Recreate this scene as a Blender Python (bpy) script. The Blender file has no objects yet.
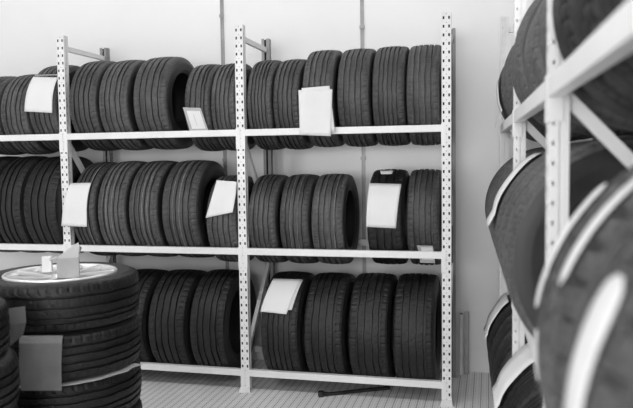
import bpy, bmesh, math, random
from mathutils import Vector, Matrix
random.seed(7)
col = bpy.context.scene.collection
PI = math.pi; R_ = math.radians

# ------------------------------------------------------------------ helpers
def tag(o, label=None, cat=None, group=None, kind=None):
    if label: o['label'] = label
    if cat: o['category'] = cat
    if group: o['group'] = group
    if kind: o['kind'] = kind
    return o

def empty(name, loc=(0, 0, 0), rot=(0, 0, 0)):
    o = bpy.data.objects.new(name, None); col.objects.link(o)
    o.location = loc; o.rotation_euler = rot; o.empty_display_size = .05
    return o

def obj(name, bm, mat, parent=None, smooth=False, loc=None):
    me = bpy.data.meshes.new(name)
    bm.normal_update()
    bm.to_mesh(me); bm.free()
    if mat: me.materials.append(mat)
    if smooth:
        for p in me.polygons: p.use_smooth = True
    o = bpy.data.objects.new(name, me); col.objects.link(o)
    if parent: o.parent = parent
    if loc: o.location = loc
    return o

def box(bm, x0, x1, y0, y1, z0, z1, bev=0):
    vs = [bm.verts.new((x, y, z)) for x in (x0, x1) for y in (y0, y1) for z in (z0, z1)]
    fs = [(0, 1, 3, 2), (4, 6, 7, 5), (0, 4, 5, 1), (2, 3, 7, 6), (0, 2, 6, 4), (1, 5, 7, 3)]
    F = [bm.faces.new([vs[i] for i in f]) for f in fs]
    if bev:
        es = list({e for f in F for e in f.edges})
        bmesh.ops.bevel(bm, geom=es, offset=bev, segments=2, profile=.6, affect='EDGES')
    return F

def bar(bm, a, b, w, t, up=Vector((1, 0, 0))):
    """rectangular bar from a to b; w across 'up', t the other way"""
    a = Vector(a); b = Vector(b); d = (b - a).normalized()
    u = (up - up.dot(d) * d).normalized(); v = d.cross(u)
    vs = []
    for p in (a, b):
        for su, sv in ((-1, -1), (1, -1), (1, 1), (-1, 1)):
            vs.append(bm.verts.new(p + u * su * w / 2 + v * sv * t / 2))
    bm.faces.new(vs[3::-1]); bm.faces.new(vs[4:])
    for i in range(4):
        j = (i + 1) % 4
        bm.faces.new((vs[i], vs[j], vs[4 + j], vs[4 + i]))

def tube(bm, a, b, r, n=16, cap=True):
    a = Vector(a); b = Vector(b); d = (b - a).normalized()
    u = d.orthogonal().normalized(); v = d.cross(u)
    r0 = [bm.verts.new(a + (u * math.cos(2 * PI * i / n) + v * math.sin(2 * PI * i / n)) * r) for i in range(n)]
    r1 = [bm.verts.new(b + (u * math.cos(2 * PI * i / n) + v * math.sin(2 * PI * i / n)) * r) for i in range(n)]
    for i in range(n):
        j = (i + 1) % n
        bm.faces.new((r0[i], r0[j], r1[j], r1[i]))
    if cap:
        bm.faces.new(r0[::-1]); bm.faces.new(r1)

# ------------------------------------------------------------------ materials
def mat(name, color, rough=.5, metal=0.0, spec=.5):
    m = bpy.data.materials.new(name); m.use_nodes = True
    b = m.node_tree.nodes['Principled BSDF']
    b.inputs['Base Color'].default_value = (*color, 1)
    b.inputs['Roughness'].default_value = rough
    b.inputs['Metallic'].default_value = metal
    b.inputs['Specular IOR Level'].default_value = spec
    return m

def tread_mat(name, c0, c1, rough, spec=.5, axis=0, depth=.0012):
    m = mat(name, c0, rough, 0, spec); nt = m.node_tree; N = nt.nodes; L = nt.links; b = N['Principled BSDF']
    tc = N.new('ShaderNodeTexCoord')
    def nz(vec, sc_):
        mp = N.new('ShaderNodeMapping'); v = [sc_[1]] * 3; v[axis] = sc_[0]
        mp.inputs['Scale'].default_value = v; L.new(tc.outputs['Object'], mp.inputs['Vector'])
        n = N.new('ShaderNodeTexNoise'); n.inputs['Scale'].default_value = 1; n.inputs['Detail'].default_value = 4
        L.new(mp.outputs['Vector'], n.inputs['Vector']); return n.outputs['Fac']
    rib = nz(0, (70, 5)); sip = nz(0, (9, 120)); big = nz(0, (5, 5))
    def M(op, a, b_):
        n = N.new('ShaderNodeMath'); n.operation = op
        for i, v in enumerate((a, b_)):
            if isinstance(v, float): n.inputs[i].default_value = v
            else: L.new(v, n.inputs[i])
        return n.outputs[0]
    f = M('ADD', M('ADD', M('MULTIPLY', rib, .45), M('MULTIPLY', sip, .30)), M('MULTIPLY', big, .25))
    r = N.new('ShaderNodeValToRGB'); r.color_ramp.elements[0].position = .40; r.color_ramp.elements[0].color = (*c0, 1)
    r.color_ramp.elements[1].position = .62; r.color_ramp.elements[1].color = (*c1, 1)
    L.new(f, r.inputs['Fac']); L.new(r.outputs['Color'], b.inputs['Base Color'])
    bp = N.new('ShaderNodeBump'); bp.inputs['Strength'].default_value = .6; bp.inputs['Distance'].default_value = depth
    L.new(sip, bp.inputs['Height']); L.new(bp.outputs['Normal'], b.inputs['Normal'])
    return m

def noisy(name, c0, c1, scale=8, rough=.5, metal=0.0, bump=0.0, detail=6, lo=.35, hi=.7, spec=.5, bscale=None):
    m = mat(name, c0, rough, metal, spec); nt = m.node_tree; N = nt.nodes; L = nt.links
    b = N['Principled BSDF']
    tc = N.new('ShaderNodeTexCoord')
    n = N.new('ShaderNodeTexNoise'); n.inputs['Scale'].default_value = scale; n.inputs['Detail'].default_value = detail
    L.new(tc.outputs['Object'], n.inputs['Vector'])
    r = N.new('ShaderNodeValToRGB')
    r.color_ramp.elements[0].position = lo; r.color_ramp.elements[0].color = (*c0, 1)
    r.color_ramp.elements[1].position = hi; r.color_ramp.elements[1].color = (*c1, 1)
    L.new(n.outputs['Fac'], r.inputs['Fac']); L.new(r.outputs['Color'], b.inputs['Base Color'])
    if bump:
        n2 = N.new('ShaderNodeTexNoise'); n2.inputs['Scale'].default_value = bscale or scale * 5
        L.new(tc.outputs['Object'], n2.inputs['Vector'])
        bp = N.new('ShaderNodeBump'); bp.inputs['Strength'].default_value = bump; bp.inputs['Distance'].default_value = .002
        L.new(n2.outputs['Fac'], bp.inputs['Height']); L.new(bp.outputs['Normal'], b.inputs['Normal'])
    return m

g = lambda v: (v, v, v)
M_tread = [tread_mat('tread_rubber_a', g(.022), g(.082), .58), tread_mat('tread_rubber_b', g(.019), g(.066), .55), tread_mat('tread_rubber_c', g(.026), g(.10), .64)]
M_tread_dark_shaded = tread_mat('tread_rubber_dark_shaded', g(.005), g(.020), .48, .35)  # shade of the bottom levels put into the rubber colour; other dark treads share it
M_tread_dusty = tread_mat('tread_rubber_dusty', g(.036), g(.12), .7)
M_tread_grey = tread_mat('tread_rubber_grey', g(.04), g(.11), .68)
M_stack_shaded = tread_mat('stack_rubber_shaded', g(.004), g(.017), .42, .3, axis=2)  # shade on the stacked tyres put into a blacker rubber
M_side = noisy('sidewall_rubber', g(.014), g(.026), 10, .5, bump=.1, bscale=90)
M_liner = noisy('inner_liner_rubber', g(.008), g(.013), 8, .6)
M_steel = noisy('white_painted_steel', g(.74), g(.80), 5, .38, bump=.03, bscale=60)
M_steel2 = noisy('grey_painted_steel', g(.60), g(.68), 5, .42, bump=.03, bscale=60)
M_rear_shaded = noisy('rear_steel_shaded', g(.26), g(.34), 6, .45)  # shadow on the rear posts put into a darker steel colour
M_slot_shade = mat('slot_shade', g(.02), .8, spec=.2)  # near-black colour painted in for the shaded hollow of the posts
M_paper = noisy('white_paper', g(.72), g(.77), 6, .8, bump=.15, bscale=20)
M_stripe = noisy('tread_paint_stripe', g(.16), g(.3), 30, .7)
M_sticker = noisy('white_sticker', g(.66), g(.76), 12, .6)
M_card = noisy('grey_cardboard', g(.14), g(.18), 9, .85, bump=.2)
M_cardl = noisy('pale_cardboard', g(.34), g(.42), 9, .85, bump=.2)
M_alloy = noisy('silver_alloy', g(.75), g(.82), 7, .3, .55)
M_black = noisy('black_iron', g(.018), g(.035), 20, .5, .3, bump=.2)
M_galv = noisy('galvanised_pipe', g(.28), g(.36), 12, .4, .3)
M_hole = mat('socket_dark', g(.02), .6)
M_sleeve = noisy('clear_sleeve_border', g(.40), g(.5), 9, .3)
M_print = mat('printed_grey', g(.45), .8)

# ------------------------------------------------------------------ tyres
PATTERNS = [  # (groove centres as fraction of the half tread width, groove width m)
    ((-.62, -.22, .22, .62), .0120),
    ((-.55, -.05, .42, .70), .0115),
    ((-.66, -.33, 0, .33, .66), .0095),
    ((-.50, 0, .50), .0130),
    ((-.58, -.18, .30, .66), .0120)]

def tyre_bms(R, W, rim, pat, seed, seg=200, coarse=1.0):
    """bmeshes of tread, two sidewalls, liner around the local X axis, centred at the origin"""
    rnd = random.Random(seed)
    a = W / 2; tw = .80 * a; sh = R - rim
    gr, gw = PATTERNS[pat]
    gd = .011 * coarse; gw = gw * coarse
    crown = lambda x: R - .007 * (x / tw) ** 2
    prof = [(-.885 * a, R - .0135)]
    xs = [-tw, -.93 * tw, -.85 * tw]
    for c in gr:
        xc = c * tw
        xs += [('g', xc)]
    pts = [(-tw, crown(tw), 's'), (-.90 * tw, crown(.90 * tw), 's'), (-.80 * tw, crown(.8 * tw), 's')]
    last = -.80 * tw
    for c in gr:
        xc = c * tw; h = gw / 2
        if xc - h > last + .004:
            mid = (last + xc - h) / 2
            pts.append((mid, crown(mid), 'c'))
        pts += [(xc - h, crown(xc), 'e'), (xc - h * .85, crown(xc) - gd, 'g'), (xc + h * .85, crown(xc) - gd, 'g'), (xc + h, crown(xc), 'e')]
        last = xc + h
    if .8 * tw > last + .004: pts.append(((last + .8 * tw) / 2, crown(last), 'c'))
    pts += [(.80 * tw, crown(.8 * tw), 's'), (.90 * tw, crown(.90 * tw), 's'), (tw, crown(tw), 's')]
    pts = [(-.895 * a, R - .0125, 'o'), (-.945 * a, R - .025, 'n')][::-1] + pts + [(.895 * a, R - .0125, 'o'), (.945 * a, R - .025, 'n')]
    per = 4 if coarse == 1 else 5
    bt = bmesh.new(); rings = []
    ph = rnd.random() * 6
    for i, (x, r, k) in enumerate(pts):
        ring = []
        side = 1 if x > 0 else -1
        for j in range(seg):
            th = 2 * PI * j / seg; rr = r
            jj = j + (2 if side > 0 else 0)
            if k in 'so' and jj % per == 0: rr -= (.0028 if coarse == 1 else .013)
            if k == 'c' and (j + i) % per == 2 and pat != 3: rr -= (.0012 if coarse == 1 else .006)
            if k == 'e' and (j + i * 2) % (per + 2) == 0: rr -= (.0016 if coarse == 1 else .008)
            xx = x + (.0012 * math.sin(th * 14 + ph) if k in 'eg' else 0)
            ring.append(bt.verts.new((xx, -rr * math.cos(th), rr * math.sin(th))))
        rings.append(ring)
    def skin(bm, rings):
        for i in range(len(rings) - 1):
            A, B = rings[i], rings[i + 1]
            for j in range(seg):
                q = (j + 1) % seg
                bm.faces.new((A[j], B[j], B[q], A[q]))
    skin(bt, rings)
    out = {'tread': bt}
    sw = [(.945, R - .025), (.975, R - .036), (.992, R - .36 * sh), (.998, R - .44 * sh), (1.0, R - .47 * sh), (.995, R - .50 * sh),
          (.985, R - .60 * sh), (.965, R - .70 * sh), (.955, R - .76 * sh), (.962, R - .78 * sh), (.945, R - .81 * sh), (.90, R - .90 * sh),
          (.885, R - .95 * sh), (.86, R - sh + .001), (.83, R - sh - .003), (.78, R - sh + .004)]
    for s, nm in ((-1, 'sidewall_l'), (1, 'sidewall_r')):
        bm = bmesh.new(); rs = []
        for x, r in sw:
            rs.append([bm.verts.new((s * x * a, -r * math.cos(2 * PI * j / seg), r * math.sin(2 * PI * j / seg))) for j in range(seg)])
        skin(bm, rs if s > 0 else rs[::-1])
        out[nm] = bm
    bm = bmesh.new(); rs = []
    inn = [(.78, R - sh + .004), (.80, R - .8 * sh), (.87, R - .55 * sh), (.86, R - .35 * sh), (.78, R - .024), (.62, R - .017), (.3, R - .015)]
    inn = inn + [(0, R - .0145)] + [(-x, r) for x, r in inn[::-1]]
    for x, r in inn:
        rs.append([bm.verts.new((x * a, -r * math.cos(2 * PI * j / seg), r * math.sin(2 * PI * j / seg))) for j in range(seg)])
    skin(bm, rs)
    out['inner_liner'] = bm
    return out

def tyre(loc, R, W, label, group=None, rim=.205, pat=0, seed=0, yaw=0, lean=0, flat=False, tm=None, stripes=(), coarse=1.0, name='tire', seg=200):
    """loc: lowest point of the tyre (contact) under its centre"""
    e = empty(name, loc, (0, lean, yaw))
    tag(e, label, 'tire', group)
    b = tyre_bms(R, W, rim, pat, seed, seg, coarse)
    tm = tm or M_tread[seed % 3]
    if flat: M = Matrix.Translation((0, 0, W / 2)) @ Matrix.Rotation(PI / 2, 4, 'Y') @ Matrix.Rotation(seed, 4, 'X')
    else: M = Matrix.Translation((0, 0, R)) @ Matrix.Rotation(seed * 1.7, 4, 'X')
    for k, mt in (('tread', tm), ('sidewall_l', M_side), ('sidewall_r', M_side), ('inner_liner', M_liner)):
        bmesh.ops.transform(b[k], matrix=M, verts=b[k].verts)
        obj(k.split('_l')[0].replace('_r', '') if k.startswith('side') else k, b[k], mt, e, smooth=(k != 'tread'))
    for sx, w in stripes:
        bm = bmesh.new(); x = sx * W / 2 * .8
        r = R - .007 * sx * sx + .0008
        A = []; 
        for xx in (x - w / 2, x + w / 2):
            A.append([bm.verts.new((xx, -r * math.cos(2 * PI * j / 120), r * math.sin(2 * PI * j / 120))) for j in range(120)])
        for j in range(120):
            q = (j + 1) % 120; bm.faces.new((A[0][j], A[1][j], A[1][q], A[0][q]))
        bmesh.ops.transform(bm, matrix=M, verts=bm.verts)
        s = obj('paint_stripe', bm, M_stripe, e, True); s['label'] = 'thin pale painted line around the tread'
    return e

# ------------------------------------------------------------------ setting
YW = .7134
bm = bmesh.new(); box(bm, -5.2, 1.35, -7, YW, -.1, 0)
mf = mat('floor_white_perforated_boards', g(.6), .5); nt = mf.node_tree; N = nt.nodes; L = nt.links; B = N['Principled BSDF']
tc = N.new('ShaderNodeTexCoord'); sp = N.new('ShaderNodeSeparateXYZ'); L.new(tc.outputs['Object'], sp.inputs[0])
def math_(op, a, b=None):
    n = N.new('ShaderNodeMath'); n.operation = op
    for i, v in enumerate((a, b)):
        if v is None: continue
        if isinstance(v, (int, float)): n.inputs[i].default_value = v
        else: L.new(v, n.inputs[i])
    return n.outputs[0]
P = .047
fx = math_('FRACT', math_('DIVIDE', math_('ADD', sp.outputs['X'], 10), P))
dx = math_('ABSOLUTE', math_('SUBTRACT', fx, .5))               # .5 at a seam
seam = math_('GREATER_THAN', dx, .5 - .065)                      # 8 mm dark gap between boards
fy = math_('FRACT', math_('DIVIDE', math_('ADD', sp.outputs['Y'], 10), .028))
dot = math_('LESS_THAN', math_('ABSOLUTE', math_('SUBTRACT', fy, .5)), .30)
seamd = math_('MULTIPLY', seam, math_('ADD', math_('MULTIPLY', dot, .6), .4))
fx2 = math_('FRACT', math_('DIVIDE', math_('ADD', sp.outputs['X'], 10 + P * .5), P))
dx2 = math_('LESS_THAN', math_('ABSOLUTE', math_('SUBTRACT', fx2, .5)), .035)
fine = math_('MULTIPLY', math_('MULTIPLY', math_('LESS_THAN', math_('ABSOLUTE', math_('SUBTRACT', dx, .22)), .05), dot), .42)
mask = math_('MAXIMUM', seamd, fine)
nz = N.new('ShaderNodeTexNoise'); nz.inputs['Scale'].default_value = 2.2; nz.inputs['Detail'].default_value = 8
L.new(tc.outputs['Object'], nz.inputs['Vector'])
rp = N.new('ShaderNodeValToRGB'); rp.color_ramp.elements[0].position = .35; rp.color_ramp.elements[0].color = (.70, .70, .70, 1)
rp.color_ramp.elements[1].position = .62; rp.color_ramp.elements[1].color = (.84, .84, .84, 1); L.new(nz.outputs['Fac'], rp.inputs['Fac'])
mx = N.new('ShaderNodeMix'); mx.data_type = 'RGBA'; L.new(mask, mx.inputs['Factor']); L.new(rp.outputs['Color'], mx.inputs['A']); mx.inputs['B'].default_value = (.2, .2, .2, 1)
L.new(mx.outputs['Result'], B.inputs['Base Color'])
bp = N.new('ShaderNodeBump'); bp.inputs['Strength'].default_value = .5; bp.inputs['Distance'].default_value = .003; bp.invert = True
L.new(mask, bp.inputs['Height']); L.new(bp.outputs['Normal'], B.inputs['Normal']); B.inputs['Roughness'].default_value = .45
tag(obj('floor', bm, mf), kind='structure')

M_wall = noisy('white_gloss_wall', g(.80), g(.84), 1.5, .28, bump=.02, bscale=3)
M_wall2 = noisy('white_wall_paint', g(.72), g(.76), 2, .7)
bm = bmesh.new(); box(bm, -5.2, 1.35, YW, YW + .12, 0, 3.4); tag(obj('wall_back', bm, M_wall), kind='structure')
bm = bmesh.new(); box(bm, 1.35, 1.47, -7, YW + .12, 0, 3.4); tag(obj('wall_right', bm, M_wall2), kind='structure')
bm = bmesh.new(); box(bm, -5.32, -5.2, -7, YW + .12, 0, 3.4); tag(obj('wall_left', bm, M_wall2), kind='structure')
bm = bmesh.new(); box(bm, -5.2, 1.35, -7, YW, 3.4, 3.5); tag(obj('ceiling', bm, M_wall2), kind='structure')
# joint strips of the wall panels, with their little fixing clips
for i, x in enumerate((-1.669, -.623)):
    bm = bmesh.new(); box(bm, x - .013, x - .006, YW - .008, YW, 0, 3.4); box(bm, x - .006, x + .006, YW - .004, YW, 0, 3.4); box(bm, x + .006, x + .013, YW - .008, YW, 0, 3.4)
    t = tag(obj('trim_%d' % (i + 1), bm, M_galv), kind='structure')
    for z in ((2.42, 1.5, .6) if x > -1 else (2.56, 1.5, .6)):
        bm = bmesh.new(); box(bm, x - .018, x + .018, YW - .014, YW - .008, z - .012, z + .012, .002); tube(bm, (x, YW - .017, z), (x, YW - .013, z), .006, 10)
        obj('fixing_clip', bm, M_galv, t)

# ------------------------------------------------------------------ racks
UW, UD = .055, .050      # upright width and depth
def upright_bm(x, y, H, flip=1, pitch=.05):
    """closed rectangular post, perforated on its front (flip=1 faces -y) with two rows of slots and small centre holes"""
    bm = bmesh.new()
    x0 = x - UW / 2
    cols = [0, .0065, .0165, .0255, .0295, .0385, .0485, UW]
    yf = y if flip > 0 else y + UD
    n = int(H / pitch) + 1; pitch = H / n; rows = [0]; holes = {}
    for k in range(n):
        b = k * pitch
        rows += [b + .008, b + .025, b + .036, b + .040, b + pitch]
    rows[-1] = H; 
    V = {}
    def v(i, j):
        if (i, j) not in V: V[(i, j)] = bm.verts.new((x0 + cols[i], yf, rows[j]))
        return V[(i, j)]
    for j in range(len(rows) - 1):
        ph = j % 5
        for i in range(len(cols) - 1):
            if ph == 1 and i in (1, 5): continue
            if ph == 3 and i == 3: continue
            f = (v(i, j), v(i + 1, j), v(i + 1, j + 1), v(i, j + 1))
            bm.faces.new(f if flip > 0 else f[::-1])
    # side and back walls
    ya, yb = (y, y + UD)
    yq = [0, .009, .014, .025, .025, .034, .034, UD]; ind = [0, 0, 0, 0, .007, .007, 0, 0]
    for xx, s in ((x0, -1), (x0 + UW, 1)):
        W2 = {}
        def w2(i, j):
            if (i, j) not in W2:
                yy = y + yq[i] if flip > 0 else y + UD - yq[i]
                W2[(i, j)] = bm.verts.new((xx - s * ind[i], yy, rows[j]))
            return W2[(i, j)]
        for j in range(len(rows) - 1):
            for i in range(len(yq) - 1):
                if i == 1 and j % 5 == 2: continue
                f = (w2(i, j), w2(i + 1, j), w2(i + 1, j + 1), w2(i, j + 1))
                bm.faces.new(f if s * flip > 0 else f[::-1])
    yo = yb if flip > 0 else ya
    for sx in (0, 1):            # return lips at the open back
        xa = x0 + (.0 if sx == 0 else UW - .021); xb = xa + .021
        q = [bm.verts.new(p) for p in ((xa, yo, 0), (xb, yo, 0), (xb, yo, H), (xa, yo, H))]
        bm.faces.new(q[::-1])
    # dark sheet close behind the front, painted as the shade inside the slots
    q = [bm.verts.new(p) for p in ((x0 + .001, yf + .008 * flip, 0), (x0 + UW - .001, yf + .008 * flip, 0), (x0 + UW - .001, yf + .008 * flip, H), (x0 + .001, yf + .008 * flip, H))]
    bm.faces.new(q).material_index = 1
    return bm

def foot_bm(x, y):
    bm = bmesh.new()
    box(bm, x - .045, x + .045, y - .026, y + UD + .012, 0, .004)
    # flared skirt at the front
    a = [bm.verts.new(p) for p in ((x - .038, y - .022, .004), (x + .038, y - .022, .004), (x + .0295, y - .003, .034), (x - .0295, y - .003, .034))]
    b = [bm.verts.new(p) for p in ((x - .038, y - .017, .004), (x + .038, y - .017, .004), (x + .0295, y, .034), (x - .0295, y, .034))]
    bm.faces.new(a); bm.faces.new(b[::-1])
    for i in range(4):
        j = (i + 1) % 4; bm.faces.new((a[j], a[i], b[i], b[j]))
    box(bm, x - .030, x - .0275, y - .003, y + UD, .004, .05); box(bm, x + .0275, x + .030, y - .003, y + UD, .004, .05)
    return bm

def make_rack(root, posts, D, H, levels, hb=.042, conn=.125, tops=2.27, braces=((1.655, 1.05, 0), (.78, .22, 1))):
    """posts: x of each frame; front at y=0, back face at y=D+UD/2"""
    yr = D - UD / 2
    for x in posts:
        for y, fl in ((0, 1), (yr, -1)):
            u = obj('upright', upright_bm(x, y, H, fl), M_steel if fl > 0 else M_rear_shaded, root); u.data.materials.append(M_slot_shade)
            if fl > 0: obj('foot_plate', foot_bm(x, y), M_steel2, u)
            else:
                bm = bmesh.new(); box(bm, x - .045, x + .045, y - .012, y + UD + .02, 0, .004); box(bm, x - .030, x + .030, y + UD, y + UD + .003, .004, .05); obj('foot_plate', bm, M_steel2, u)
        bm = bmesh.new(); bar(bm, (x, UD * .6, tops), (x, yr + .015, tops), .022, .032, Vector((1, 0, 0))); obj('brace', bm, M_steel, root)
        prev = None
        for za, zb, rev in braces:
            bm = bmesh.new()
            p, q = ((x, UD * .6, za), (x, yr + .015, zb)) if not rev else ((x, yr + .015, za), (x, UD * .6, zb))
            bar(bm, p, q, .026, .032, Vector((1, 0, 0))); obj('brace', bm, M_steel, root)
    for i in range(len(posts) - 1):
        a, b = posts[i] + UW / 2, posts[i + 1] - UW / 2
        for z in levels:
            for y0, s in ((-.002, 1), (D + .002 - .036 + UD / 2, -1)):
                bm = bmesh.new(); box(bm, a, b, y0, y0 + .036, z - hb, z, .003)
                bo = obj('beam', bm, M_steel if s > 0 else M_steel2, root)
                for xe, sx in ((posts[i], 1), (posts[i + 1], -1)):
                    bm = bmesh.new()
                    xo = xe + sx * UW / 2
                    ye = -.0035 if s > 0 else D + UD / 2 + .0005
                    xa, xb = sorted((xe + sx * .003, xo)); box(bm, xa, xb, ye, ye + .003, z - conn, z + .008)
                    xa, xb = sorted((xo, xo + sx * .003)); ya, yb = (ye, ye + .038) if s > 0 else (ye - .035, ye + .003)
                    box(bm, xa, xb, ya, yb, z - conn, z + .008)
                    obj('beam_connector', bm, M_steel if s > 0 else M_steel2, bo)

D = .5678
rack = empty('storage_rack', (0, 0, 0))
tag(rack, 'long white perforated steel rack along the back wall, facing the viewer', 'rack')
w = 1.2785
XP = [-4 * w, -3 * w, -2 * w + .002, -1.286, 0][1:]
make_rack(rack, XP, D, 2.348, (1.6926, .9344, .1426))

# right rack: starts at the aisle by the camera, runs to the back rack
CAMX, CAMY, CAMZ = .24410, -4.22156, 1.49694
RA = R_(1.70)
d_ = Vector((-math.sin(RA), math.cos(RA), 0)); n_ = Vector((math.cos(RA), math.sin(RA), 0))
def rp_(s, p, z=0): return Vector((CAMX, CAMY, 0)) + d_ * s + n_ * p + Vector((0, 0, z))
# local frame: x axis = -d_ (so that the front, -y, looks to the aisle), y axis = n_
s0 = 4.49
PF = .1985
root2 = empty('storage_rack', rp_(s0, PF), (0, 0, RA - PI / 2))
tag(root2, 'near white steel rack on the right, seen almost end on and blurred', 'rack')
make_rack(root2, [0, 1.30, 2.625, 3.93], D, 2.348, (1.6926, .9344, .1426), hb=.05, conn=.11, braces=((1.66, 1.10, 0), (.9, .3, 1)))

# ------------------------------------------------------------------ tyres on the back rack
ycen = D / 2
grp = {1: 'tires on the top level of the back rack', 2: 'tires on the middle level of the back rack', 3: 'tires on the bottom level of the back rack'}
T = [ # row, x, W, R, h(centre), pattern, label, yaw deg, stripes
(1, -3.400, .215, .289, 1.846, 0, 'dark narrow tire on the top level, outermost at the left photo edge', 2, ()),
(1, -3.175, .212, .288, 1.845, 2, 'leftmost tire showing on the top level of the back rack, cut by the photo edge', 2, ()),
(1, -2.945, .222, .290, 1.848, 4, 'tire on the top level left of the one with a banded white sheet', 1, ()),
(1, -2.702, .226, .310, 1.883, 0, 'top level tire behind the left post with a white sheet banded on it', 0, ()),
(1, -2.396, .215, .316, 1.892, 0, 'top level tire directly right of the leftmost visible post', 1, ()),
(1, -2.162, .225, .314, 1.890, 4, 'top level tire second right of the leftmost post, left of the wide open-sided one', -1, ()),
(1, -1.899, .255, .318, 1.895, 0, 'large wide tire on the top level with its dark open side showing', 0, ()),
(1, -1.584, .187, .294, 1.855, 1, 'narrow top level tire with a small framed card leaning on its foot', 1, ()),
(1, -1.403, .176, .293, 1.854, 0, 'narrow top level tire partly behind the left side of the middle post', 0, ()),
(1, -1.160, .172, .297, 1.860, 2, 'narrow top level tire just right of the middle post', 0, ()),
(1, -.980, .180, .296, 1.859, 0, 'low narrow top level tire, left neighbour of the one with two white sheets', -1, ()),
(1, -.777, .205, .314, 1.889, 4, 'top level tire with two overlapping white paper sheets in front', 0, ()),
(1, -.556, .208, .314, 1.888, 0, 'top level tire right next to the one with two white sheets', 0, ()),
(1, -.342, .205, .315, 1.891, 2, 'top level tire second from the right post', 0, ()),
(1, -.136, .205, .315, 1.890, 0, 'rightmost tire on the top level, against the right post', 0, ()),
(2, -3.430, .215, .345, 1.177, 1, 'dusty middle level tire, mostly outside the left photo edge', 3, ()),
(2, -3.205, .20, .357, 1.194, 3, 'dusty middle level tire at the left photo edge', 2, ()),
(2, -2.985, .215, .356, 1.193, 3, 'dusty worn middle level tire two left of the left post', 2, ()),
(2, -2.727, .270, .355, 1.191, 3, 'wide dusty worn middle level tire whose side ends behind the left post', 1, ()),
(2, -2.400, .187, .335, 1.163, 0, 'middle level tire right of the left post with a white sheet on its tread', 0, ((.5, .004),)),
(2, -2.191, .215, .337, 1.166, 4, 'middle level tire with pale lines, right neighbour of the sheeted one at the left post', 0, ((.1, .003), (-.4, .003))),
(2, -1.961, .218, .337, 1.166, 0, 'middle level tire with pale lines, left of the wide open-sided one', 0, ((.42, .003), (0, .003))),
(2, -1.703, .265, .337, 1.166, 4, 'wide middle level tire with its dark open side facing the hanging white sheet', 0, ((.05, .004), (-.4, .003))),
(2, -1.430, .222, .296, 1.101, 0, 'small low middle level tire behind the middle post under a curling white sheet', 0, ()),
(2, -1.157, .195, .297, 1.103, 0, 'middle level tire right of the middle post, first of three together', 0, ()),
(2, -.943, .200, .298, 1.103, 2, 'middle tire of the three together on the middle level', 0, ((.3, .003), (-.3, .003))),
(2, -.730, .215, .298, 1.104, 4, 'third of the three middle level tires, its dark open side showing beside a gap', 0, ((.55, .003),)),
(2, -.369, .225, .308, 1.121, 3, 'middle level tire with a large white sheet, right of the gap', 0, ()),
(2, -.138, .205, .307, 1.120, 0, 'middle level tire at the right post with a small label at its foot', 0, ()),
(3, -2.685, .28, .340, .381, 0, 'dark bottom level tire hidden mostly behind the stacked wheel on the left', 0, ()),
(3, -2.391, .27, .342, .381, 0, 'dark bottom level tire peeking over the stacked wheel at the left', 0, ()),
(3, -2.105, .262, .346, .388, 4, 'dark bottom level tire just right of the stacked wheel', 0, ()),
(3, -1.814, .275, .348, .390, 0, 'dark bottom level tire, left neighbour of the one beside the middle post', 0, ()),
(3, -1.526, .255, .351, .394, 4, 'dark bottom level tire left of the middle post with its open side showing', 0, ()),
(3, -1.037, .260, .350, .393, 2, 'bottom level tire draped with two white sheets beside the middle post', 0, ()),
(3, -.753, .262, .350, .393, 0, 'bottom level tire right of the one draped with sheets', 0, ()),
(3, -.470, .258, .352, .396, 4, 'bottom level tire second from the right post', 0, ()),
(3, -.195, .258, .354, .398, 0, 'rightmost bottom level tire, against the right post', 0, ()),
]
for i, (row, x, W, R, h, pat, lab, yaw, st) in enumerate(T):
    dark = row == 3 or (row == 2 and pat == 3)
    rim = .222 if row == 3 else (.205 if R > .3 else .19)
    tyre((x, ycen, h - R), R, W, lab, grp[row], rim, pat, i, R_(yaw), 0, tm=M_tread_dark_shaded if dark else None, stripes=st)

# ------------------------------------------------------------------ tyres on the right rack
pc = PF + D / 2
def rtyre(s, z, R, W, label, group, pat, seed, p=pc, tm=None, coarse=1.0, rim=.205, lean=0):
    return tyre(rp_(s, p, z - R), R, W, label, group, rim, pat, seed, RA - PI / 2, lean, tm=tm, coarse=coarse)
G1, G2, G3 = 'tires on the top level of the right rack', 'tires on the middle level of the right rack', 'tires on the bottom level of the right rack'
k = 100
names = ['farthest', 'second farthest', 'third farthest', 'fourth farthest', 'fifth farthest', 'sixth farthest', 'seventh farthest', 'eighth farthest', 'ninth farthest', 'tenth farthest', 'eleventh farthest', 'twelfth farthest', 'thirteenth farthest', 'fourteenth farthest']
tops = [(4.33, .20), (4.11, .21), (3.88, .21), (3.64, .22), (3.40, .22), (3.03, .23), (2.79, .22), (2.56, .22), (2.34, .20), (2.01, .22), (1.70, .23), (1.45, .23), (1.20, .24), (.94, .24), (.70, .22)]
names.append('nearest')
RT = .305
for i, (s, W) in enumerate(tops):
    Rr = (RT if i % 3 else RT + .004) if s > 2.6 else (.288 if s > 1.2 else .282)
    z = 1.6926 + math.sqrt(Rr * Rr - .245 ** 2)
    rtyre(s, z, Rr, W, names[i] + ' tire on the top level of the right rack', G1, [0, 4, 2, 3][i % 4], k + i, tm=M_tread_grey if s > 1.8 else M_tread_dark_shaded)
mids = [(4.32, .22), (4.08, .22), (3.84, .22), (3.60, .22), (3.37, .22), (3.02, .26), (2.74, .26), (2.46, .26), (2.18, .26), (1.100, .27), (.790, .245)]
mid_t = []; RM = .358; PM = pc - .018
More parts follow.
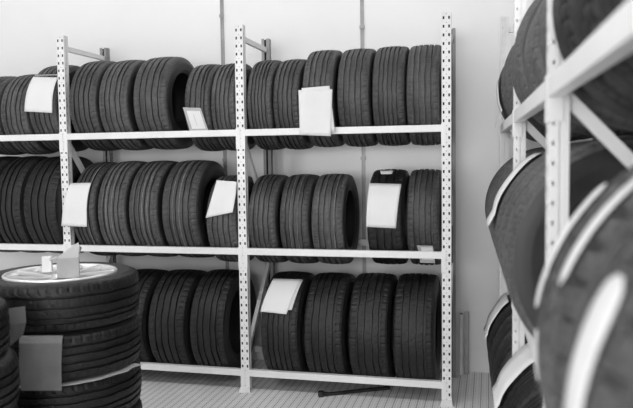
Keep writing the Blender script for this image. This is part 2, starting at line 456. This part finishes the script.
for i, (s, W) in enumerate(mids):
    z = .9344 + math.sqrt(RM * RM - .245 ** 2)
    near = s < 1.5
    lab = names[i] + ' tire on the middle level of the right rack'
    if near: lab = ['blurred near tire at the right edge with two thin white tread strips', 'very near blurred tire with one wide white tread strip'][i - 9]
    mid_t.append((rtyre(s, z, RM, W, lab, G2, 3 if not near else 0, k + 20 + i, p=PM, coarse=1.7 if near else 1, tm=M_tread_dusty), RM, W, s, z))
bots = [(4.31, .25), (4.04, .25), (3.76, .25), (3.45, .25), (3.03, .26), (2.74, .26), (2.46, .26), (2.18, .26)]
RB = .348
for i, (s, W) in enumerate(bots):
    z = .1426 + math.sqrt(RB * RB - .245 ** 2)
    rtyre(s, z, RB, W, names[i] + ' tire on the bottom level of the right rack', G3, [0, 4][i % 2], k + 40 + i, p=PM, tm=M_tread_dark_shaded)

# white strips stuck on the near treads (children of their tyres)
def strip(t, xo, th0, th1, w, n=26):
    e, R, W, s, z = t
    bm = bmesh.new(); rows = []
    for i in range(n + 1):
        f = i / n; th = R_(th0 + (th1 - th0) * f)
        edge = min(f, 1 - f) * abs(R_(th1 - th0)) * R
        ww = w / 2 * (math.sqrt(max(0, 1 - (1 - min(edge / (w / 2), 1)) ** 2)) * .75 + .25)
        for rr in (R + .0015,):
            rows.append([bm.verts.new((xo + sx * ww, -rr * math.cos(th), R + rr * math.sin(th))) for sx in (-1, -.5, 0, .5, 1)])
    for a, b in zip(rows, rows[1:]):
        for j in range(4): bm.faces.new((a[j], a[j + 1], b[j + 1], b[j]))
    o = obj('tread_sticker', bm, M_sticker, e, True)
    md = o.modifiers.new('t', 'SOLIDIFY'); md.thickness = .001
    o['label'] = 'white adhesive strip along the tread'
# local x of the right rack tyres = -d_: larger x is nearer the camera
n1, n2 = mid_t[9], mid_t[10]
strip(n1, -.078, 9, 46, .040); strip(n1, .078, 20, 88, .046); strip(n1, -.030, -8, 5, .036)
strip(n2, .034, -14, 30, .092)

# ------------------------------------------------------------------ paper sheets
def sheet(name, c, label, group=None, R=None, h=None, y=None, extra=.006, curl=None, mt=None, n=12, cat='paper sheet', wave=.002):
    """c: (x,z) corners TL,TR,BR,BL; the sheet hangs in the plane y or lies on a tyre front of radius R, centre height h"""
    bm = bmesh.new(); G = []
    ph = random.random() * 6
    cx = sum(p[0] for p in c) / 4; zb = min(p[1] for p in c)
    for j in range(n + 1):
        v = j / n; row = []
        for i in range(n + 1):
            u = i / n
            x = (c[0][0] * (1 - u) + c[1][0] * u) * (1 - v) + (c[3][0] * (1 - u) + c[2][0] * u) * v
            z = (c[0][1] * (1 - u) + c[1][1] * u) * (1 - v) + (c[3][1] * (1 - u) + c[2][1] * u) * v
            if y is not None: yy = y
            else:
                rr = R + extra; yy = ycen - (rr if z < h else math.sqrt(max(rr * rr - (z - h) ** 2, 0)))
            yy -= wave * (1 + math.sin(u * 5 + ph + v * 2))
            if curl: yy -= curl * max(0, u - .55) * max(0, v - .4) * 4
            row.append(bm.verts.new((x - cx, yy, z - zb)))
        G.append(row)
    for j in range(n):
        for i in range(n): bm.faces.new((G[j][i], G[j + 1][i], G[j + 1][i + 1], G[j][i + 1]))
    o = obj(name, bm, mt or M_paper, None, True, (cx, 0, zb))
    md = o.modifiers.new('t', 'SOLIDIFY'); md.thickness = .0008
    tag(o, label, cat, group)
    return o
PG = 'white paper sheets on the tires of the back rack'
p1 = sheet('paper_sheet', [(-2.799, 2.090), (-2.600, 2.075), (-2.610, 1.832), (-2.826, 1.848)], 'white sheet held by a band on a top level tire beside the left post', PG, R=.310, h=1.883)
sheet('paper_sheet', [(-.8915, 1.922), (-.6784, 1.920), (-.691, 1.637), (-.8867, 1.648)], 'front one of the two overlapping white sheets hanging over the top level beam', PG, y=-.0345, wave=.001)
sheet('paper_sheet', [(-.8734, 1.934), (-.6964, 1.9417), (-.6662, 1.664), (-.8458, 1.653)], 'tilted back one of the two overlapping white sheets at the top level beam', PG, y=-.0315, wave=.001)
sheet('paper_sheet', [(-2.5144, 1.357), (-2.357, 1.360), (-2.36, 1.067), (-2.5532, 1.071)], 'white sheet on a middle level tire overlapping the left post', PG, R=.337, h=1.163)
sheet('paper_sheet', [(-1.4465, 1.3725), (-1.310, 1.3616), (-1.3293, 1.170), (-1.5298, 1.1286)], 'white sheet with a curling lower corner left of the middle post', PG, y=-.016, curl=.035)
sheet('paper_sheet', [(-.4712, 1.346), (-.2739, 1.340), (-.2976, 1.077), (-.4784, 1.0834)], 'large white sheet on the tire right of the gap in the middle level', PG, R=.308, h=1.121)
sheet('paper_sheet', [(-1.125, .722), (-.935, .722), (-.985, .530), (-1.158, .540)], 'front white sheet on the leftmost bottom level tire right of the middle post', PG, R=.350, h=.393, extra=.012)
sheet('paper_sheet', [(-1.11, .718), (-.925, .719), (-.955, .555), (-1.13, .545)], 'back white sheet peeking out under another one on a bottom level tire', PG, R=.350, h=.393, extra=.007)
# rubber band over the first sheet
bm = bmesh.new(); Rb = .3175
pts = []
for (xa, xb, th) in ((-2.79, -2.545, 43),):
    bar(bm, (xa, ycen - Rb * math.cos(R_(th)) - .004, 1.883 + Rb * math.sin(R_(th))), (xb, ycen - Rb * math.cos(R_(th)) - .004, 1.883 + Rb * math.sin(R_(th)) - .006), .006, .003, Vector((0, 0, 1)))
tag(obj('paper_band', bm, M_sleeve), 'grey band holding the top edge of the white sheet beside the left post', 'band')
bm = bmesh.new()
o = sheet('tape_strip', [(-.4257, 1.4212), (-.3428, 1.4205), (-.3425, 1.400), (-.4117, 1.400)], 'short pale tape strip on top of the tire right of the gap', None, R=.308, h=1.121, extra=.003, cat='tape', n=6, wave=0)
# small framed card leaning on a tyre foot (top level)
e = empty('label_card', (-1.595, -.0, 1.6926)); tag(e, 'small grey-bordered card leaning on a narrow top level tire above the beam', 'card')
def quad(bm, pts, t=.001):
    v = [bm.verts.new(p) for p in pts]; f = bm.faces.new(v)
    r = bmesh.ops.extrude_face_region(bm, geom=[f]); bmesh.ops.translate(bm, vec=(0, t, 0), verts=[x for x in r['geom'] if isinstance(x, bmesh.types.BMVert)])
def cardq(bm, u0, u1, v0, v1, y):
    A = Vector((-.074, 0, .149)); Bq = Vector((.048, 0, .142)); C = Vector((.081, 0, .0)); Dq = Vector((-.047, 0, .0))
    f = lambda u, v: (A * (1 - u) + Bq * u) * v + (Dq * (1 - u) + C * u) * (1 - v)
    P4 = [f(u0, v0), f(u1, v0), f(u1, v1), f(u0, v1)]
    quad(bm, [(p.x, y + .012 + p.z * -.27, p.z) for p in P4])
bm = bmesh.new(); cardq(bm, 0, 1, 0, 1, .012); obj('sleeve', bm, M_sleeve, e)
bm = bmesh.new(); cardq(bm, .16, .9, .08, .86, .0105); obj('card_insert', bm, M_paper, e)
bm = bmesh.new(); cardq(bm, .48, .50, .2, .7, .0095); o = obj('printed_line', bm, M_print, e)
# label behind the middle beam
e = empty('label_card', (-.125, .05, .8585)); tag(e, 'small label tucked behind the middle level beam near the right post', 'card')
def bent(bm, rows, t=.001):
    vs = [[bm.verts.new((xa, y, z)) for xa in (x0, x1)] for x0, x1, y, z in rows]
    for p, q in zip(vs, vs[1:]): bm.faces.new((p[0], q[0], q[1], p[1]))
for nm, rows, mt in (('sleeve', [(-.052, .043, -.044, .112), (-.046, .047, -.0145, .077), (-.041, .050, .0, .034), (-.037, .053, .006, 0)], M_sleeve),
                     ('card_insert', [(-.030, .040, -.0365, .101), (-.027, .042, -.0158, .077), (-.026, .044, -.0015, .034), (-.024, .045, .0025, .018)], M_paper)):
    bm = bmesh.new(); bent(bm, rows); o = obj(nm, bm, mt, e); md = o.modifiers.new('t', 'SOLIDIFY'); md.thickness = .0008

# sheets on the right rack tyres: arcs over the tread
def arc_sheet(s, w, Rr, z, th0, th1, label, tail=0.0, skew=0.0, name='paper_sheet', extra=.006, p=pc):
    bm = bmesh.new(); n = 16; rows = []
    base = rp_(s, p, z - Rr)
    for i in range(n + 1):
        f = i / n; th = R_(th0 + (th1 - th0) * f); rr = Rr + extra + .002 * math.sin(f * 9)
        row = []
        for sx in (-1, -.33, .33, 1):
            row.append(bm.verts.new((sx * w / 2 + skew * f, -rr * math.cos(th), Rr + rr * math.sin(th))))
        rows.append(row)
    if tail:   # free end falls away from the tyre, hanging straight
        th = R_(th0); rr = Rr + extra
        for q in (.5, 1.0):
            rows.insert(0, [bm.verts.new((sx * w / 2, -rr * math.cos(th) - tail * q * (.35 + math.sin(max(th, 0)) * .9), Rr + rr * math.sin(th) - tail * q)) for sx in (-1, -.33, .33, 1)])
    for a, b in zip(rows, rows[1:]):
        for j in range(3): bm.faces.new((a[j], a[j + 1], b[j + 1], b[j]))
    o = obj(name, bm, M_paper, None, True, base); o.rotation_euler = (0, 0, RA - PI / 2)
    md = o.modifiers.new('t', 'SOLIDIFY'); md.thickness = .0012
    tag(o, label, 'paper sheet', 'white paper sheets on the tires of the right rack')
    return o
zt = 1.6926 + math.sqrt(RT ** 2 - .245 ** 2); zm = .9344 + math.sqrt(RM ** 2 - .245 ** 2); zbm = .1426 + math.sqrt(RB ** 2 - .245 ** 2)
arc_sheet(4.11, .2, RT, zt, -22, 12, 'white sheet hanging from the far end of the right rack top level', tail=.09, extra=.012)
arc_sheet(3.00, .28, RM, zm, 12, 60, 'white sheet lying over a middle level tire of the right rack', tail=.05, p=PM)
arc_sheet(4.29, .28, RB, zbm, 12, 50, 'upper white sheet on a bottom level tire at the far end of the right rack', tail=.03, p=PM)
arc_sheet(3.01, .29, RB, zbm, 18, 60, 'lower nearer white sheet on a bottom level tire of the right rack', tail=.03, p=PM)

# ------------------------------------------------------------------ stacks at the left
SX, SY = -1.664, -1.400
SR = .347
hs_ = [(.785, 1.0), (.577, .785), (.373, .577), (.185, .373), (0.0, .185)]
sl = ['top tire with a silver wheel in the left stack', 'second tire from the top of the left stack, under the one with a wheel', 'third tire from the top of the left stack, under a ragged sheet', 'fourth tire down in the left stack', 'lowest tire of the left stack, on the floor']
offs = [(0, 0), (.006, -.004), (-.002, .006), (.004, 0), (0, .003)]
for i, (z0, z1) in enumerate(hs_):
    t = tyre((SX + offs[i][0], SY + offs[i][1], z0), SR - (.0 if i == 0 else .003), z1 - z0 - .002, sl[i], 'tires stacked flat at the left', .246 if i == 0 else .22, [1, 0, 4, 0, 2][i], 200 + i, flat=True, tm=M_stack_shaded)
    if i == 0: top_t = t
# alloy wheel inside the top tyre (parts of the same thing)
def lathe(bm, prof, n=96):
    rs = [[bm.verts.new((r * math.cos(2 * PI * j / n), r * math.sin(2 * PI * j / n), z)) for j in range(n)] for r, z in prof]
    for a, b in zip(rs, rs[1:]):
        for j in range(n):
            q = (j + 1) % n; bm.faces.new((a[j], a[q], b[q], b[j]))
Wt = .213
bm = bmesh.new()
lathe(bm, [(.248, Wt - .014), (.250, Wt - .004), (.246, Wt + .001), (.238, Wt + .0), (.234, Wt - .006), (.230, Wt - .03), (.222, Wt - .06), (.212, Wt - .12), (.215, .05), (.235, .015), (.248, .012)])
obj('rim', bm, M_alloy, top_t, True)
bm = bmesh.new()
for kx in range(10):
    a0 = 2 * PI * (kx // 2) / 5 + (.16 if kx % 2 else -.16) + .3
    a1 = 2 * PI * (kx // 2) / 5 + (.24 if kx % 2 else -.24) + .3
    p = Vector((.05 * math.cos(a0), .05 * math.sin(a0), Wt - .030)); q = Vector((.236 * math.cos(a1), .236 * math.sin(a1), Wt - .012))
    bar(bm, p, q, .030, .022, Vector((-math.sin(a1), math.cos(a1), 0)))
bmesh.ops.bevel(bm, geom=bm.edges[:], offset=.004, segments=2, affect='EDGES')
obj('spokes', bm, M_alloy, top_t)
bm = bmesh.new(); lathe(bm, [(.0, Wt - .010), (.028, Wt - .010), (.032, Wt - .014), (.034, Wt - .022), (.072, Wt - .024), (.078, Wt - .032), (.080, Wt - .08), (.0, Wt - .08)], 48)
obj('hub', bm, M_alloy, top_t, True)
# second stack, nearer, cut by the left edge
lx, ly = -1.775, -2.16
sl2 = ['dark tire topmost in the nearer stack cut by the left photo edge', 'dark tire second from the top in the nearer stack at the left photo edge', 'dark tire third from the top in the nearer stack at the left photo edge', 'dark tire fourth from the top in the nearer left edge stack', 'dark lowest tire of the nearer left edge stack, on the floor']
zz = 0.0; hts = [.195, .2, .2, .2, .195]
for i, hh in enumerate(hts):
    j = 4 - i
    tyre((lx + [.02, .035, .03, .035, 0][i], ly, zz), .33, hh - .002, sl2[j], 'tires stacked flat at the left', .215, [0, 4, 2, 0, 4][i], 220 + i, flat=True, tm=M_stack_shaded)
    zz += hh

# box with open flaps standing on the wheel
ZT = 1.0 + .003
def build_box():
    e = empty('cardboard_box', (-1.575, -1.475, ZT - .013 + .0), (0, 0, R_(30))); tag(e, 'small grey cardboard box with open torn flaps standing on the silver wheel', 'box')
    w_, d2, h_ = .092, .075, .088
    bm = bmesh.new(); t = .002
    box(bm, -w_/2, w_/2, -d2/2, -d2/2 + t, 0, h_); box(bm, -w_/2, w_/2, d2/2 - t, d2/2, 0, h_)
    box(bm, -w_/2, -w_/2 + t, -d2/2 + t, d2/2 - t, 0, h_); box(bm, w_/2 - t, w_/2, -d2/2 + t, d2/2 - t, 0, h_); box(bm, -w_/2 + t, w_/2 - t, -d2/2 + t, d2/2 - t, 0, t)
    obj('box_body', bm, M_cardl, e)
    def flap(pts, lab=None):
        bm = bmesh.new(); v = [bm.verts.new(p) for p in pts]; f = bm.faces.new(v)
        o = obj('flap', bm, M_cardl, e); md = o.modifiers.new('t', 'SOLIDIFY'); md.thickness = .002
    flap([(-w_/2, -d2/2, h_), (w_/2, -d2/2, h_), (w_/2 + .0, d2/2 - .02, h_ + .062), (w_/2 - .03, d2/2 - .03, h_ + .045)])
    flap([(w_/2, -d2/2, h_), (w_/2, d2/2, h_), (w_/2 + .012, d2/2 - .005, h_ + .035), (w_/2 + .005, -d2/2 + .02, h_ + .05)])
    flap([(-w_/2, d2/2, h_), (-w_/2, -d2/2, h_), (-w_/2 - .03, -d2/2 + .01, h_ - .012), (-w_/2 - .03, d2/2 - .01, h_ - .005)])
build_box()
bm = bmesh.new(); box(bm, -.021, .021, -.016, .016, 0, .072, .001)
o = obj('small_carton', bm, M_sticker, None, False, (-1.752, -1.375, ZT - .012)); o.rotation_euler = (0, 0, R_(25)); tag(o, 'tiny white carton standing on the silver wheel left of the open box', 'carton')

# cardboard pieces pinched between stacked tyres
def panel(name, pts, label, mt, t=.003, cat='cardboard'):
    """pts: list of rows (left,right) going down"""
    bm = bmesh.new(); rows = [[bm.verts.new(Vector(a).lerp(Vector(b), k / 4)) for k in range(5)] for a, b in pts]
    for a, b in zip(rows, rows[1:]):
        for j in range(4): bm.faces.new((a[j], b[j], b[j + 1], a[j + 1]))
    o = obj(name, bm, mt, None, False); md = o.modifiers.new('t', 'SOLIDIFY'); md.thickness = t
    cx = Vector(pts[-1][0]); 
    for v in o.data.vertices: v.co -= cx
    o.location = cx
    tag(o, label, cat); return o
# directions: view from the camera onto the stack front
vr = Vector((.80, .60, 0))
c0 = Vector((-1.602, -1.790, .800)); c1 = Vector((-1.428, -1.757, .800))
fw = Vector((-.3, .5, 0)) * .12
panel('cardboard_flap', [(c0 + fw + Vector((0, 0, -.0155)), c1 + fw + Vector((0, 0, -.0155))), (c0 + Vector((0, 0, -.012)), c1 + Vector((0, 0, -.012))), (c0 + Vector((.003, -.008, -.03)), c1 + Vector((.003, -.008, -.03))),
      (c0 + Vector((.0, -.010, -.12)), c1 + Vector((-.002, -.012, -.12))), (c0 + Vector((.004, -.008, -.225)), c1 + Vector((-.008, -.006, -.225)))],
      'grey cardboard flap folded down over the second tire of the left stack', M_card)
e0 = Vector((-1.640, -1.80, .912)); e1 = Vector((-1.575, -1.785, .920))
panel('cardboard_flap', [(e0, e1), (e0 + Vector((.005, 0, -.07)), e1 + Vector((.003, 0, -.065))), (e0 + Vector((-.01, .01, -.16)), e1 + Vector((-.02, .01, -.12)))],
      'small grey cardboard flap between the two stacks at the left', M_card)
# ragged sheet lying on the third tyre
bm = bmesh.new()
out = []
for i in range(15):     # along the rim of the tyre, standing out a little
    th = R_(6 - i * 8.0); rr = SR + [.030, .012, .016, .010, .013, .009, .012, .022, .012, .014, .016, .018, .022, .026, .022][i]
    out.append((SX + rr * math.cos(th), SY + rr * math.sin(th)))
out += [(SX - .15, SY - .05), (SX, SY + .1), (SX + .2, SY + .05)]
vv = [bm.verts.new((x + 1.45, y + 1.6, (.0 if i > 14 else -.004 + .002 * math.sin(i * 2.1)))) for i, (x, y) in enumerate(out)]
bm.faces.new(vv); bmesh.ops.triangulate(bm, faces=bm.faces[:])
o = obj('torn_paper', bm, M_cardl, None, False, (-1.45, -1.6, .5765)); md = o.modifiers.new('t', 'SOLIDIFY'); md.thickness = .003
tag(o, 'torn pale sheet sticking out between the second and third tire of the left stack', 'paper')

# black bar on the floor
a = Vector((-.787, .000, 0)); b = Vector((-.378, .225, 0)); mid = (a + b) / 2
e = empty('pry_bar', mid, (0, 0, math.atan2((b - a).y, (b - a).x))); tag(e, 'black iron bar lying on the floor under the back rack front beam', 'bar')
Lh = (b - a).length / 2
bm = bmesh.new(); box(bm, -Lh + .03, Lh, -.012, .012, .002, .020, .003); obj('shaft', bm, M_black, e)
bm = bmesh.new(); tube(bm, (-Lh + .005, 0, .0), (-Lh + .005, 0, .034), .019, 18); box(bm, -Lh + .01, -Lh + .05, -.014, .014, .002, .024, .003); obj('head', bm, M_black, e)

# things leaning on the wall right of the rack
e = empty('wrapped_tube', (.062, .62, 0), (R_(-4), 0, 0)); tag(e, 'white wrapped tube leaning on the back wall right of the rack', 'tube')
bm = bmesh.new(); tube(bm, (0, 0, .003), (0, 0, .42), .0135, 20); obj('tube_body', bm, M_sticker, e, False)
bm = bmesh.new(); tube(bm, (0, 0, .418), (0, 0, .428), .011, 20); obj('end_cap', bm, M_card, e)
bm = bmesh.new(); box(bm, -.015, .015, -.012, .012, .003, .43, .002); box(bm, -.010, -.006, -.014, -.011, .01, .425); box(bm, .006, .010, -.014, -.011, .01, .425)
o = obj('metal_strip', bm, M_galv, None, False, (.098, .655, 0)); o.rotation_euler = (R_(-3), 0, 0); tag(o, 'grey metal strip leaning on the wall, right of the white tube', 'strip')
bm = bmesh.new(); box(bm, -.02, .02, -.01, .01, .003, .435, .003)
o = obj('metal_strip', bm, M_steel2, None, False, (.040, .665, 0)); o.rotation_euler = (R_(-3), 0, 0); tag(o, 'pale narrow strip leaning on the wall, just behind the rear post', 'strip')

# ------------------------------------------------------------------ lights: tubes on the ceiling
M_tube = bpy.data.materials.new('lamp_diffuser'); M_tube.use_nodes = True
nt = M_tube.node_tree; b = nt.nodes['Principled BSDF']; b.inputs['Emission Color'].default_value = (1, 1, 1, 1); b.inputs['Emission Strength'].default_value = 3
def lamp(x, y, lx_, ly_, power, label):
    e = empty('ceiling_light', (x, y, 3.30)); tag(e, label, 'lamp', 'strip lights on the ceiling')
    bm = bmesh.new(); box(bm, -lx_/2 - .02, lx_/2 + .02, -ly_/2 - .02, ly_/2 + .02, .03, .10, .004); obj('housing', bm, M_steel, e)
    bm = bmesh.new(); box(bm, -lx_/2, lx_/2, -ly_/2, ly_/2, 0.005, .03, .004); obj('diffuser', bm, M_tube, e)
    ld = bpy.data.lights.new('ceiling_lamp', 'AREA'); ld.shape = 'RECTANGLE'; ld.size = lx_; ld.size_y = ly_; ld.energy = power
    lo = bpy.data.objects.new('ceiling_lamp', ld); col.objects.link(lo); lo.location = (0, 0, 0); lo.parent = e
lamp(-1.6, .30, 5.5, .16, 8, 'added unseen strip light on the ceiling right above the back rack')  # unseen lamp, added to brighten the wall in the gaps behind the tyres
lamp(-1.6, -2.1, 5.5, .18, 58, 'strip light on the ceiling in front of the back rack')
lamp(-1.6, -4.6, 5.5, .18, 25, 'strip light on the ceiling near the front wall')
# wall behind the viewer; its unseen window is added to frame the fill light
WX0, WX1, WZ0, WZ1 = -3.6, 1.0, .9, 2.5
bm = bmesh.new()
box(bm, -5.2, WX0, -7.12, -7, 0, 3.4); box(bm, WX1, 1.35, -7.12, -7, 0, 3.4)
box(bm, WX0, WX1, -7.12, -7, 0, WZ0); box(bm, WX0, WX1, -7.12, -7, WZ1, 3.4)
tag(obj('wall_front', bm, M_wall2), kind='structure')
bm = bmesh.new()
for x in (WX0, (2 * WX0 + WX1) / 3, (WX0 + 2 * WX1) / 3, WX1 - .05): box(bm, x, x + .05, -7.09, -7.03, WZ0, WZ1)
for z in (WZ0, WZ1 - .05): box(bm, WX0, WX1, -7.085, -7.035, z, z + .05)
tag(obj('added_window_1', bm, M_steel), kind='structure')
ld = bpy.data.lights.new('added_front_fill', 'AREA'); ld.shape = 'RECTANGLE'; ld.size = WX1 - WX0 - .1; ld.size_y = WZ1 - WZ0 - .1; ld.energy = 165  # area light added behind the viewer as frontal fill
lo = bpy.data.objects.new('added_front_fill', ld); col.objects.link(lo); lo.location = ((WX0 + WX1) / 2, -7.0, (WZ0 + WZ1) / 2); lo.rotation_euler = (R_(90), 0, 0)

w_ = bpy.data.worlds.new('World'); bpy.context.scene.world = w_; w_.use_nodes = True
w_.node_tree.nodes['Background'].inputs[0].default_value = (1, 1, 1, 1); w_.node_tree.nodes['Background'].inputs[1].default_value = 1.0

# ------------------------------------------------------------------ camera
yaw, pit, rol = .241476, .063597, -.0130545
c, s = math.cos(yaw), math.sin(yaw)
fwv = Vector((-s * math.cos(pit), c * math.cos(pit), -math.sin(pit)))
r = Vector((c, s, 0)); u = r.cross(fwv)
r2 = math.cos(rol) * r + math.sin(rol) * u; u2 = -math.sin(rol) * r + math.cos(rol) * u
cd = bpy.data.cameras.new('camera'); cam = bpy.data.objects.new('camera', cd); col.objects.link(cam)
Mx = Matrix((r2, u2, -fwv)).transposed().to_4x4(); Mx.translation = (CAMX, CAMY, CAMZ); cam.matrix_world = Mx
cd.sensor_width = 36; cd.lens = 701.05 / 633 * 36; cd.clip_start = .02
cd.dof.use_dof = True; cd.dof.focus_distance = 4.45; cd.dof.aperture_fstop = 2.6
sc = bpy.context.scene; sc.camera = cam
sc.view_settings.view_transform = 'Standard'; sc.view_settings.look = 'None'; sc.view_settings.gamma = 1; sc.view_settings.exposure = -.18
